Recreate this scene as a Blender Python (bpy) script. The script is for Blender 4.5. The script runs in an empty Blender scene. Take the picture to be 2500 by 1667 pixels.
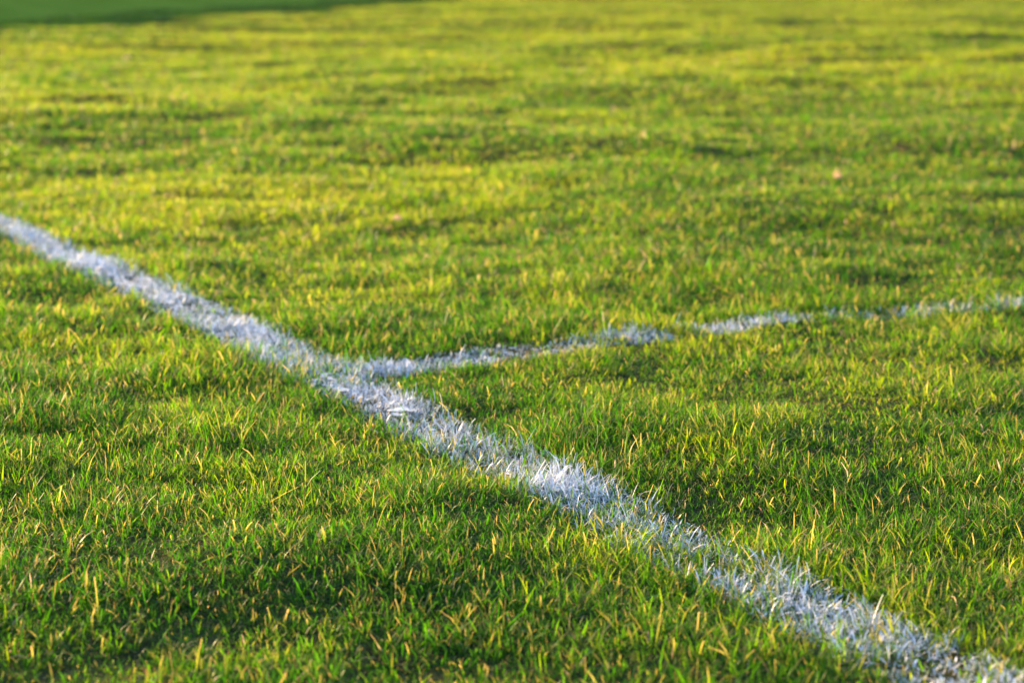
import bpy, math, numpy as np
S = bpy.context.scene
C = S.collection
R = math.radians
rng = np.random.default_rng(11)

SUN_EL, SUN_LEFT = 11.0, 52.0          # sun elevation; degrees to the left of the way the camera looks
SUN_DIR = np.array([-math.sin(R(SUN_LEFT)) * math.cos(R(SUN_EL)), math.cos(R(SUN_LEFT)) * math.cos(R(SUN_EL)), math.sin(R(SUN_EL))])

# ------------------------------------------------------------------ noise and terrain
def hash2(xi, yi, seed):
    M = np.uint64(0xffffffff)
    h = (xi.astype(np.int64).astype(np.uint64) * np.uint64(374761393) + yi.astype(np.int64).astype(np.uint64) * np.uint64(668265263)
         + np.uint64(seed * 1274126177 % (1 << 32))) & M
    h = ((h ^ (h >> np.uint64(13))) * np.uint64(1274126177)) & M
    h = ((h ^ (h >> np.uint64(15))) * np.uint64(2246822519)) & M
    h = h ^ (h >> np.uint64(16))
    return (h & M).astype(np.float64) / 4294967295.0

def vn(x, y, wl, seed):
    """smooth value noise, -1..1, with features about wl metres long"""
    x = x / wl + 1000.37; y = y / wl + 1000.71
    xi = np.floor(x); yi = np.floor(y); fx = x - xi; fy = y - yi
    fx = fx * fx * fx * (fx * (fx * 6 - 15) + 10); fy = fy * fy * fy * (fy * (fy * 6 - 15) + 10)
    a = hash2(xi, yi, seed); b = hash2(xi + 1, yi, seed); c = hash2(xi, yi + 1, seed); d = hash2(xi + 1, yi + 1, seed)
    return 2 * ((a * (1 - fx) + b * fx) * (1 - fy) + (c * (1 - fx) + d * fx) * fy) - 1

def sstep(a, b, x):
    t = np.clip((x - a) / (b - a), 0, 1)
    return t * t * (3 - 2 * t)

# the foot of the added shade-making bank runs almost away from the camera, left of the lit turf
EDGE_P = np.array([-7.3, 28.7]); EDGE_D = np.array([2.99, 39.7]); EDGE_D = EDGE_D / np.linalg.norm(EDGE_D)
EDGE_N = np.array([-EDGE_D[1], EDGE_D[0]])     # to the left
def edge_dist(x, y):
    return (x - EDGE_P[0]) * EDGE_N[0] + (y - EDGE_P[1]) * EDGE_N[1]

def terrain(x, y):
    d = np.hypot(x, y)
    z = (.013 + .014 * sstep(3.2, 6.5, d)) * vn(x, y, .62, 1) * sstep(60, 20, d) + 0.0085 * vn(x, y, .21, 2) * sstep(15, 6, d)
    z = z + (.022 + .028 * sstep(4, 9, d)) * vn(x, y, 1.7, 3) * sstep(1.5, 4, d)
    z = z + (.11 - .08 * sstep(18, 32, d)) * vn(x, y, 6.1, 4) * sstep(5, 14, d) + 0.03 * vn(x, y, 19., 5) * sstep(14, 40, d)
    return z

# ------------------------------------------------------------------ painted lines (ground plan, metres)
L1 = np.array([(-2.55, 6.75), (-1.303, 4.693), (-.945, 4.087), (-.668, 3.617), (-.44, 3.197), (-.293, 2.938), (-.11, 2.591), (.014, 2.351),
               (.118, 2.17), (.207, 2.0), (.283, 1.848), (.348, 1.714), (.419, 1.573), (.86, .7)])
L2 = np.array([(-.275, 2.965), (-.129, 3.058), (.056, 3.157), (.214, 3.262), (.339, 3.352), (.471, 3.435), (.692, 3.53), (.879, 3.607),
               (1.02, 3.655), (1.9, 4.12), (3.2, 4.82)])
def line_coords(P, x, y):
    """signed distance across and distance along a polyline"""
    best = np.full(x.shape, 1e9); across = np.full(x.shape, 1e9); along = np.zeros(x.shape); s0 = 0.0
    for (ax, ay), (bx, by) in zip(P[:-1], P[1:]):
        L = math.hypot(bx - ax, by - ay); ux, uy = (bx - ax) / L, (by - ay) / L
        t = np.clip((x - ax) * ux + (y - ay) * uy, 0, L)
        dx = x - ax - ux * t; dy = y - ay - uy * t; dd = np.hypot(dx, dy)
        m = dd < best
        best = np.where(m, dd, best); across = np.where(m, dd * np.sign(ux * dy - uy * dx), across); along = np.where(m, s0 + t, along)
        s0 += L
    return across, along

def paint(x, y):
    """how strongly painted a spot is by each of the two lines, 0..1"""
    a1, s1 = line_coords(L1, x, y); a2, s2 = line_coords(L2, x, y)
    n = vn(x, y, .035, 21) * .6 + vn(x, y, .013, 22) * .4
    w = vn(x, y, .16, 23); w2 = vn(x, y, .11, 24)
    hw1 = .066 + .010 * vn(s1, s1 * 0, .25, 25)
    p1 = sstep(1.25, .45, np.abs(a1) / hw1 + .25 * n + .10 * w) * np.clip(1.10 - .46 * sstep(3.8, 5.6, s1) + .36 * w + .35 * n, .0, 1)
    hw2 = .058 + .010 * vn(s2, s2 * 0, .2, 26)
    prof = np.interp(s2, [0, .03, .12, .16, .20, .5, .63, .66, .72, .74, .80, .83, .88, .95, 1.15, 1.2, 1.3, 1.47, 2.2],
                     [.8, .95, .85, .55, .95, .95, .9, .42, .50, .85, .85, .52, .50, .34, .38, .58, .36, .60, .5])
    gap = np.clip(prof + .55 * w2 + .65 * n, 0, 1)
    p2 = sstep(1.15, .45, np.abs(a2) / hw2 + .28 * n) * gap * (s2 > .005)
    return p1, p2

# ------------------------------------------------------------------ materials
def new_mat(name):
    m = bpy.data.materials.new(name); m.use_nodes = True; nt = m.node_tree; nt.nodes.clear()
    return m, nt
def blade_mat(name, trans, rough, spec, tint=(1, 1, 1)):
    m, nt = new_mat(name); N = nt.nodes; K = nt.links.new
    out = N.new('ShaderNodeOutputMaterial'); at = N.new('ShaderNodeAttribute'); at.attribute_name = 'Col'
    pb = N.new('ShaderNodeBsdfPrincipled'); pb.inputs['Roughness'].default_value = rough; pb.inputs['Specular IOR Level'].default_value = spec
    K(at.outputs['Color'], pb.inputs['Base Color'])
    tr = N.new('ShaderNodeBsdfTranslucent')
    mul = N.new('ShaderNodeMix'); mul.data_type = 'RGBA'; mul.blend_type = 'MULTIPLY'; mul.inputs[0].default_value = 1
    K(at.outputs['Alpha'], mul.inputs[0])
    K(at.outputs['Color'], mul.inputs[6]); mul.inputs[7].default_value = (*tint, 1)
    K(mul.outputs[2], tr.inputs['Color'])
    mx = N.new('ShaderNodeMixShader'); mx.inputs[0].default_value = trans
    K(pb.outputs[0], mx.inputs[1]); K(tr.outputs[0], mx.inputs[2]); K(mx.outputs[0], out.inputs['Surface'])
    return m
MAT_GRASS = blade_mat('grass_blade', .57, .42, .10, (2.55, 2.08, .45))
MAT_PAINT = blade_mat('painted_grass_blade', .10, .6, .3)

def ground_mat(name, cols, scales, rough=.95, bump=.6):
    m, nt = new_mat(name); N = nt.nodes; K = nt.links.new
    out = N.new('ShaderNodeOutputMaterial'); pb = N.new('ShaderNodeBsdfPrincipled'); pb.inputs['Roughness'].default_value = rough
    pb.inputs['Specular IOR Level'].default_value = .0
    tc = N.new('ShaderNodeTexCoord')
    n1 = N.new('ShaderNodeTexNoise'); n1.inputs['Scale'].default_value = scales[0]; n1.inputs['Detail'].default_value = 8
    n2 = N.new('ShaderNodeTexNoise'); n2.inputs['Scale'].default_value = scales[1]; n2.inputs['Detail'].default_value = 5
    K(tc.outputs['Object'], n1.inputs['Vector']); K(tc.outputs['Object'], n2.inputs['Vector'])
    ad = N.new('ShaderNodeMath'); ad.operation = 'ADD'; K(n1.outputs[0], ad.inputs[0]); K(n2.outputs[0], ad.inputs[1])
    hv = N.new('ShaderNodeMath'); hv.operation = 'MULTIPLY'; hv.inputs[1].default_value = .5; K(ad.outputs[0], hv.inputs[0])
    cr = N.new('ShaderNodeValToRGB'); cr.color_ramp.elements[0].position = .36; cr.color_ramp.elements[1].position = .64
    cr.color_ramp.elements[0].color = (*cols[0], 1); cr.color_ramp.elements[1].color = (*cols[1], 1)
    K(hv.outputs[0], cr.inputs[0]); K(cr.outputs[0], pb.inputs['Base Color'])
    bp = N.new('ShaderNodeBump'); bp.inputs['Strength'].default_value = bump; bp.inputs['Distance'].default_value = .01
    K(n1.outputs[0], bp.inputs['Height']); K(bp.outputs[0], pb.inputs['Normal'])
    K(pb.outputs[0], out.inputs['Surface'])
    return m
MAT_SOIL = ground_mat('soil_and_thatch', ((.026, .026, .012), (.090, .088, .032)), (150, 14))
MAT_BANK = ground_mat('added_bank_turf', ((.16, .21, .022), (.24, .28, .038)), (.9, .25), bump=.3)
MAT_LIME = ground_mat('line_paint_on_soil', ((.45, .45, .47), (.80, .80, .82)), (120, 30))

# ------------------------------------------------------------------ mesh building
def quads_object(name, co, quads, mat, col=None, smooth=True):
    me = bpy.data.meshes.new(name)
    me.vertices.add(len(co)); me.vertices.foreach_set('co', np.ascontiguousarray(co, np.float32).ravel())
    n = len(quads)
    me.loops.add(n * 4); me.loops.foreach_set('vertex_index', np.ascontiguousarray(quads, np.int32).ravel())
    me.polygons.add(n); me.polygons.foreach_set('loop_start', np.arange(0, n * 4, 4, dtype=np.int32))
    if smooth: me.polygons.foreach_set('use_smooth', np.ones(n, bool))
    if col is not None:
        a = me.attributes.new('Col', 'BYTE_COLOR', 'POINT')
        c4 = np.ones((len(co), 4), np.float32); c4[:, :] = col          # the fourth channel marks living green tissue, which passes light tinted
        a.data.foreach_set('color', c4.ravel())
    me.update(calc_edges=True); me.materials.append(mat)
    o = bpy.data.objects.new(name, me); C.objects.link(o)
    return o

def blades(px, py, pz, phi, L, th0, kap, w, twist, cb, ct, rows, blunt):
    """curved tapering blades: returns vertices, quads, vertex colours"""
    n = len(px); T = np.linspace(0, 1, rows)
    W = {4: (.72, 1.0, .72, .10), 3: (.85, .95, .12)}[rows]
    X = px.copy(); Y = py.copy(); Z = pz - .005
    V = np.empty((n, rows, 2, 3), np.float32); K = np.empty((n, rows, 2, 4), np.float32)
    dx, dy = np.cos(phi), np.sin(phi); sx, sy = np.cos(phi + math.pi / 2 + twist), np.sin(phi + math.pi / 2 + twist)
    for r in range(rows):
        if r:
            tm = (T[r] + T[r - 1]) / 2; th = th0 + kap * tm; st = L * (T[r] - T[r - 1])
            X = X + dx * np.sin(th) * st; Y = Y + dy * np.sin(th) * st; Z = Z + np.cos(th) * st
        for k, s in enumerate((-.5, .5)):
            wr = w * (blunt if r == rows - 1 else W[r]) * s
            V[:, r, k, 0] = X + sx * wr; V[:, r, k, 1] = Y + sy * wr; V[:, r, k, 2] = Z
            K[:, r, k, :] = cb + (ct - cb) * (T[r] ** 1.5)
    base = (np.arange(n) * rows * 2)[:, None, None]
    q = np.array([[2 * r, 2 * r + 1, 2 * r + 3, 2 * r + 2] for r in range(rows - 1)])[None]
    return V.reshape(-1, 3), (base + q).reshape(-1, 4), K.reshape(-1, 4)

# ------------------------------------------------------------------ ground sheet
def beyond(a, b, n): return np.geomspace(a, b, n)
gx = np.concatenate([-beyond(2.4, 420, 150)[::-1], np.arange(-2.36, 2.37, .02), beyond(2.4, 420, 150)])
gy = np.concatenate([-beyond(.5, 30, 20)[::-1], np.arange(-.4, .8, .1), np.arange(.8, 7.99, .018), beyond(8, 700, 300)])
GX, GY = np.meshgrid(gx, gy); GZ = terrain(GX, GY) - .004
ii = np.arange(len(gy) - 1)[:, None] * len(gx) + np.arange(len(gx) - 1)[None]
q = np.stack([ii, ii + 1, ii + 1 + len(gx), ii + len(gx)], -1).reshape(-1, 4)
g = quads_object('ground', np.stack([GX, GY, GZ], -1).reshape(-1, 3), q, MAT_SOIL); g['kind'] = 'structure'

# bank added left of the field to make shade: it rises away from its foot line and screens the far strip from the low sun
bs = np.linspace(-14, 330, 240); ba = np.concatenate([np.linspace(0, 12, 34), [15, 22, 40, 80]])
BS, BA = np.meshgrid(bs, ba)
BX = EDGE_P[0] + EDGE_D[0] * BS + EDGE_N[0] * (BA + 1.2); BY = EDGE_P[1] + EDGE_D[1] * BS + EDGE_N[1] * (BA + 1.2)
rise = 3.0 * sstep(0, 10.5, BA) * sstep(-14, 4, BS)
BZ = rise * (1 + .03 * vn(BX, BY, 7., 31)) + .10 * vn(BX, BY, 1.6, 32) * sstep(0, 2, BA) + terrain(BX, BY) - .04 + .08 * sstep(0, .6, BA)
bi = np.arange(len(ba) - 1)[:, None] * len(bs) + np.arange(len(bs) - 1)[None]
bq = np.stack([bi, bi + len(bs), bi + len(bs) + 1, bi + 1], -1).reshape(-1, 4)
b = quads_object('added_shade_bank', np.stack([BX, BY, BZ], -1).reshape(-1, 3), bq, MAT_BANK); b['kind'] = 'structure'

# ------------------------------------------------------------------ turf
def sample_positions(n, d0, d1, dens):
    """random ground positions in a wide fan in front of the camera, density falling with distance"""
    ds = np.geomspace(d0, d1, 4000); half = .29 * ds + .55 + .02 * ds
    pdf = dens(ds) * half * 2; cdf = np.concatenate([[0], np.cumsum((pdf[1:] + pdf[:-1]) / 2 * np.diff(ds))])
    if n is None: n = int(cdf[-1])
    y = np.interp(rng.random(n) * cdf[-1], cdf, ds)
    x = (rng.random(n) * 2 - 1) * (.31 * y + .55)
    return x, y

G_DEEP = np.array((.018, .095, .007)); G_MID = np.array((.048, .155, .007)); G_YEL = np.array((.150, .228, .009))
G_BLUE = np.array((.030, .105, .020)); STRAW_GLINT = np.array((.66, .46, .28)); RUST = np.array((.32, .17, .10)); WHITE = np.array((.82, .83, .95))

def turf(d0, d1, tiller_density, per, rows, wexp, thatch=False):
    tx, ty = sample_positions(None, d0, d1, tiller_density)
    # clumps: thin out tillers in hollows and worn spots
    cl = .70 * vn(tx, ty, .085, 41) + .45 * vn(tx, ty, .30, 42)
    keep = rng.random(len(tx)) < (2 if thatch else np.clip(.85 + .40 * cl, .45, 1))
    tx, ty, cl = tx[keep], ty[keep], cl[keep]
    n = len(tx) * per
    d = np.repeat(ty, per); cl = np.repeat(cl, per); k = np.maximum(d / 2.7, 1) ** wexp
    phi = rng.random(n) * 2 * math.pi; off = .005 * np.sqrt(k) * np.sqrt(rng.random(n))
    x = np.repeat(tx, per) + np.cos(phi) * off; y = np.repeat(ty, per) + np.sin(phi) * off
    phi = phi + rng.normal(0, .5, n)
    patch = .6 * vn(x, y, 1.1, 43) + .4 * vn(x, y, .38, 44)
    L = np.clip(rng.gamma(8, .00225, n), .008, .055) * np.clip(1 + .55 * cl + .25 * patch + .35 * vn(x, y, .15, 49), .5, 1.75)
    th0 = np.abs(rng.normal(.26, .50, n)).clip(0, 1.4); kap = np.abs(rng.normal(.9, .9, n)) + .1
    w = rng.gamma(9, .00017, n).clip(.0007, .0038) * k
    tw = rng.normal(0, .7, n)
    # fine flattened undergrowth
    u = rng.random(n) < (2 if thatch else .28)
    L = np.where(u, L * .9, L); th0 = np.where(u, rng.normal(1.0, .25, n), th0); kap = np.where(u, rng.normal(.4, .6, n), kap); w = np.where(u, w * .55, w)
    if thatch: L = L * .8; w = w * .8; kap = rng.normal(.5, 1.1, n); th0 = np.abs(rng.normal(1.05, .3, n))
    # colours
    hue = np.clip(rng.normal(.32, .26, n) + .28 * vn(x, y, 2.3, 45) + .28 * vn(x, y, .6, 46) + .36 * vn(x, y, .15, 50) + .36 * sstep(2.6, 12, d), 0, 1)[:, None]  # deeper green near and yellower far paints in foreground shadow and far sunlight
    base = np.where(hue < .5, G_DEEP + (G_MID - G_DEEP) * hue * 2, G_MID + (G_YEL - G_MID) * (hue * 2 - 1))
    base = np.where((u & (rng.random(n) < .5))[:, None], G_BLUE * 1.15, base)
    base = base * rng.normal(1, .13, n).clip(.6, 1.5)[:, None]
    tip = base.copy()
    dry = rng.random(n); dl = .022 + .022 * sstep(2.8, 6, d) + .03 * (vn(x, y, .5, 47) + .3 * vn(x, y, 3., 48))  # dry blades, plus extra pale ones farther off painted in as sun glints
    full = dry < dl; dry_lit_tip = (dry > .74)
    straw_glint = STRAW_GLINT * rng.normal(1, .2, n).clip(.5, 1.5)[:, None]; straw_glint = np.where((rng.random(n) < .25)[:, None], RUST, straw_glint)
    base = np.where(full[:, None], straw_glint, base); tip = np.where(full[:, None], straw_glint * 1.1, tip)
    tip = np.where(dry_lit_tip[:, None], base * .35 + straw_glint * .65, tip)  # peach tips: partly dry ends, partly sunlight put into the colour
    kap = np.where(full, kap + np.abs(rng.normal(.5, .7, n)), kap)
    z = terrain(x, y) + (.003 if thatch else 0)
    # paint
    p1 = np.zeros(n); p2 = np.zeros(n); near = d < 7.2
    p1[near], p2[near] = paint(x[near], y[near])
    which = np.where((p1 > rng.random(n) * .9 + .06), 1, np.where(p2 > rng.random(n) * .9 + .06, 2, 0))
    pw = which > 0
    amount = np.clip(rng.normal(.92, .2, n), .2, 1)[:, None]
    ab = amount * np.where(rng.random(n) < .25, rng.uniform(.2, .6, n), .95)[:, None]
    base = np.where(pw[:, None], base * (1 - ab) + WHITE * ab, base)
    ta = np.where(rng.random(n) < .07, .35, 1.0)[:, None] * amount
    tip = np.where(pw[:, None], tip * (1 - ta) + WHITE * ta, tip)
    L = np.where(which == 2, L * (.85 - .4 * np.exp(-((x - .03) / .06) ** 2)), L); L = np.where(pw, L * (.82 - .4 * np.exp(-((x + .31) ** 2 + (y - 2.895) ** 2) / .06 ** 2)), L)
    blunt = np.where(rng.random(n) < .35, rng.uniform(.3, .7, n), .1)
    live = np.where(full | pw, 0., 1.); ltip = np.where(dry_lit_tip, live * .3, live)
    base = np.concatenate([base, live[:, None]], 1); tip = np.concatenate([tip, ltip[:, None]], 1)
    out = []
    for c in range(3):
        m = which == c
        out.append(blades(x[m], y[m], z[m], phi[m], L[m], th0[m], kap[m], w[m] * (1.1 if c else 1), tw[m], base[m], tip[m], rows, blunt[m]) if m.any() else None)
    return out

T0 = 13000.0
near = turf(.95, 6.0, lambda d: T0 * np.minimum(1, 2.7 / d) ** 1.6, 6, 4, .80)
low = turf(.95, 6.0, lambda d: T0 * .9 * np.minimum(1, 2.7 / d) ** 1.6, 6, 4, .80, True)
far = turf(6.0, 85.0, lambda d: T0 * (2.7 / d) ** 1.6 * 1.1, 6, 3, .80)
def merge(parts):
    V, Q, K, s = [], [], [], 0
    for p in parts:
        if p is None: continue
        V.append(p[0]); Q.append(p[1] + s); K.append(p[2]); s += len(p[0])
    return np.concatenate(V), np.concatenate(Q), np.concatenate(K)
v, q, k = merge([near[0], low[0], far[0]])
import sys; print('grass blades verts', len(v), file=sys.stderr)
o = quads_object('grass', v, q, MAT_GRASS, k); o['kind'] = 'stuff'; o['label'] = 'short green and yellow turf grass covering the whole field'; o['category'] = 'grass'

# painted lines: whitened blades plus the paint that fell on the soil between them
def paint_sheet(P, which):
    st = .0035
    x0, y0 = P.min(0) - .1; x1, y1 = P.max(0) + .1
    y0 = max(y0, 1.0); y1 = min(y1, 7.0)
    X, Y = np.meshgrid(np.arange(x0, x1, st), np.arange(y0, y1, st))
    a, s = line_coords(P, X + st / 2, Y + st / 2)
    near = np.abs(a) < .08
    idx = np.argwhere(near)
    cx = X[near] + st / 2; cy = Y[near] + st / 2
    p = paint(cx, cy)[which] * ((.30 if which == 0 else .24) + .74 * np.exp(-((cx + .31) ** 2 + (cy - 2.895) ** 2) / .07 ** 2) + .35 * vn(cx, cy, .05, 51) + .5 * vn(cx, cy, .012, 52))
    keep = p > .66
    cx, cy = cx[keep], cy[keep]
    n = len(cx); c = np.empty((n, 4, 3))
    for k, (ux, uy) in enumerate(((-.5, -.5), (.5, -.5), (.5, .5), (-.5, .5))):
        c[:, k, 0] = cx + ux * st; c[:, k, 1] = cy + uy * st
    c[..., 2] = terrain(c[..., 0], c[..., 1]) + .004
    return c.reshape(-1, 3), np.arange(n * 4).reshape(-1, 4)
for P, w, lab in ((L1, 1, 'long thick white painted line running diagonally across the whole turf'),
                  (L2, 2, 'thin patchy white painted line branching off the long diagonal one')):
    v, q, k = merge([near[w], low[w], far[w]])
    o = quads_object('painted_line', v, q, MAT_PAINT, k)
    if w == 1:
        sv, sq = paint_sheet(P, 0)
        s = quads_object('paint_layer', sv, sq, MAT_LIME); s.parent = o
    o['label'] = lab; o['category'] = 'painted line'; o['group'] = 'white pitch markings on the grass'

# ------------------------------------------------------------------ things lying in the turf
def leaf_mat(name, c0, c1, trans=.55):
    m = ground_mat(name, (c0, c1), (140, 30), rough=.6, bump=.4); nt = m.node_tree; N = nt.nodes; K = nt.links.new
    pb = [n for n in N if n.type == 'BSDF_PRINCIPLED'][0]; out = [n for n in N if n.type == 'OUTPUT_MATERIAL'][0]
    tr = N.new('ShaderNodeBsdfTranslucent'); mx = N.new('ShaderNodeMixShader'); mx.inputs[0].default_value = trans
    K(pb.inputs['Base Color'].links[0].from_socket, tr.inputs['Color'])
    K(pb.outputs[0], mx.inputs[1]); K(tr.outputs[0], mx.inputs[2]); K(mx.outputs[0], out.inputs['Surface'])
    return m
MAT_LEAF = leaf_mat('dry_leaf', (.66, .50, .30), (.80, .64, .42))
def dry_leaf(x, y, length, turn, curl, label):
    nu, nv = 13, 7; u = np.linspace(0, 1, nu); v = np.linspace(-1, 1, nv); U, V = np.meshgrid(u, v)
    half = .33 * np.sin(np.pi * U ** .8) ** .8 * (1 + .08 * np.sin(U * 40))
    lx = (U - .5); ly = V * half; lz = curl * (V * V * half * 1.3 + (U - .5) ** 2 * .6) + .02 * np.sin(U * 17 + V * 5)
    lift = .031
    c, s_ = math.cos(turn), math.sin(turn); tl = .9
    y2 = ly * math.cos(tl) - lz * math.sin(tl); z2 = ly * math.sin(tl) + lz * math.cos(tl)
    co = np.stack([x + (lx * c - y2 * s_) * length, y + (lx * s_ + y2 * c) * length, terrain(np.array([x]), np.array([y]))[0] + lift + z2 * length], -1).reshape(-1, 3)
    i = np.arange(nv - 1)[:, None] * nu + np.arange(nu - 1)[None]
    o = quads_object('dry_leaf', co, np.stack([i, i + 1, i + 1 + nu, i + nu], -1).reshape(-1, 4), MAT_LEAF)
    md = o.modifiers.new('thickness', 'SOLIDIFY'); md.thickness = .0006
    o['label'] = label; o['category'] = 'leaf'; o['group'] = 'pale dry leaves lying in the blurred grass'
dry_leaf(.975, 5.56, .034, .5, .6, 'largest pale dry leaf, a bright blurred fleck in the turf at upper right')
dry_leaf(-.297, 4.80, .024, .2, .5, 'small dull dry leaf in the turf between the two white lines')
dry_leaf(-3.57, 17.4, .075, -.3, .4, 'far pale dry leaf, blurred, near the shaded strip at upper left')

# ------------------------------------------------------------------ light, sky, camera
w = bpy.data.worlds.new('World'); S.world = w; w.use_nodes = True
N = w.node_tree.nodes; bg = N['Background']; bg.inputs['Strength'].default_value = .135
sky = N.new('ShaderNodeTexSky'); sky.sky_type = 'NISHITA'; sky.sun_disc = False
sky.sun_elevation = R(SUN_EL); sky.sun_rotation = R(-SUN_LEFT); sky.air_density = 1.0; sky.dust_density = .1; sky.ozone_density = 2.5
w.node_tree.links.new(sky.outputs[0], bg.inputs['Color'])
sl = bpy.data.lights.new('sun', 'SUN'); sl.energy = 5.0; sl.angle = R(.5); sl.color = (1, .68, .33)
so = bpy.data.objects.new('sun', sl); C.objects.link(so)
from mathutils import Vector
so.rotation_euler = Vector(SUN_DIR).to_track_quat('Z', 'Y').to_euler(); so.location = (-30, 25, 10)

cam = bpy.data.cameras.new('camera'); co = bpy.data.objects.new('camera', cam); C.objects.link(co)
co.location = (0, 0, .62); co.rotation_euler = (R(90 - 10.93), 0, 0)
cam.sensor_width = 36; cam.lens = 36 * 4265 / 2352; cam.clip_start = .05; cam.clip_end = 3000
cam.dof.use_dof = True; cam.dof.focus_distance = 2.3; cam.dof.aperture_fstop = 5.4
S.camera = co
S.view_settings.view_transform = 'Standard'; S.view_settings.look = 'None'; S.view_settings.gamma = 1; S.view_settings.exposure = 2.05
S.render.engine = 'CYCLES'
S.cycles.max_bounces = 6; S.cycles.diffuse_bounces = 4; S.cycles.transmission_bounces = 4
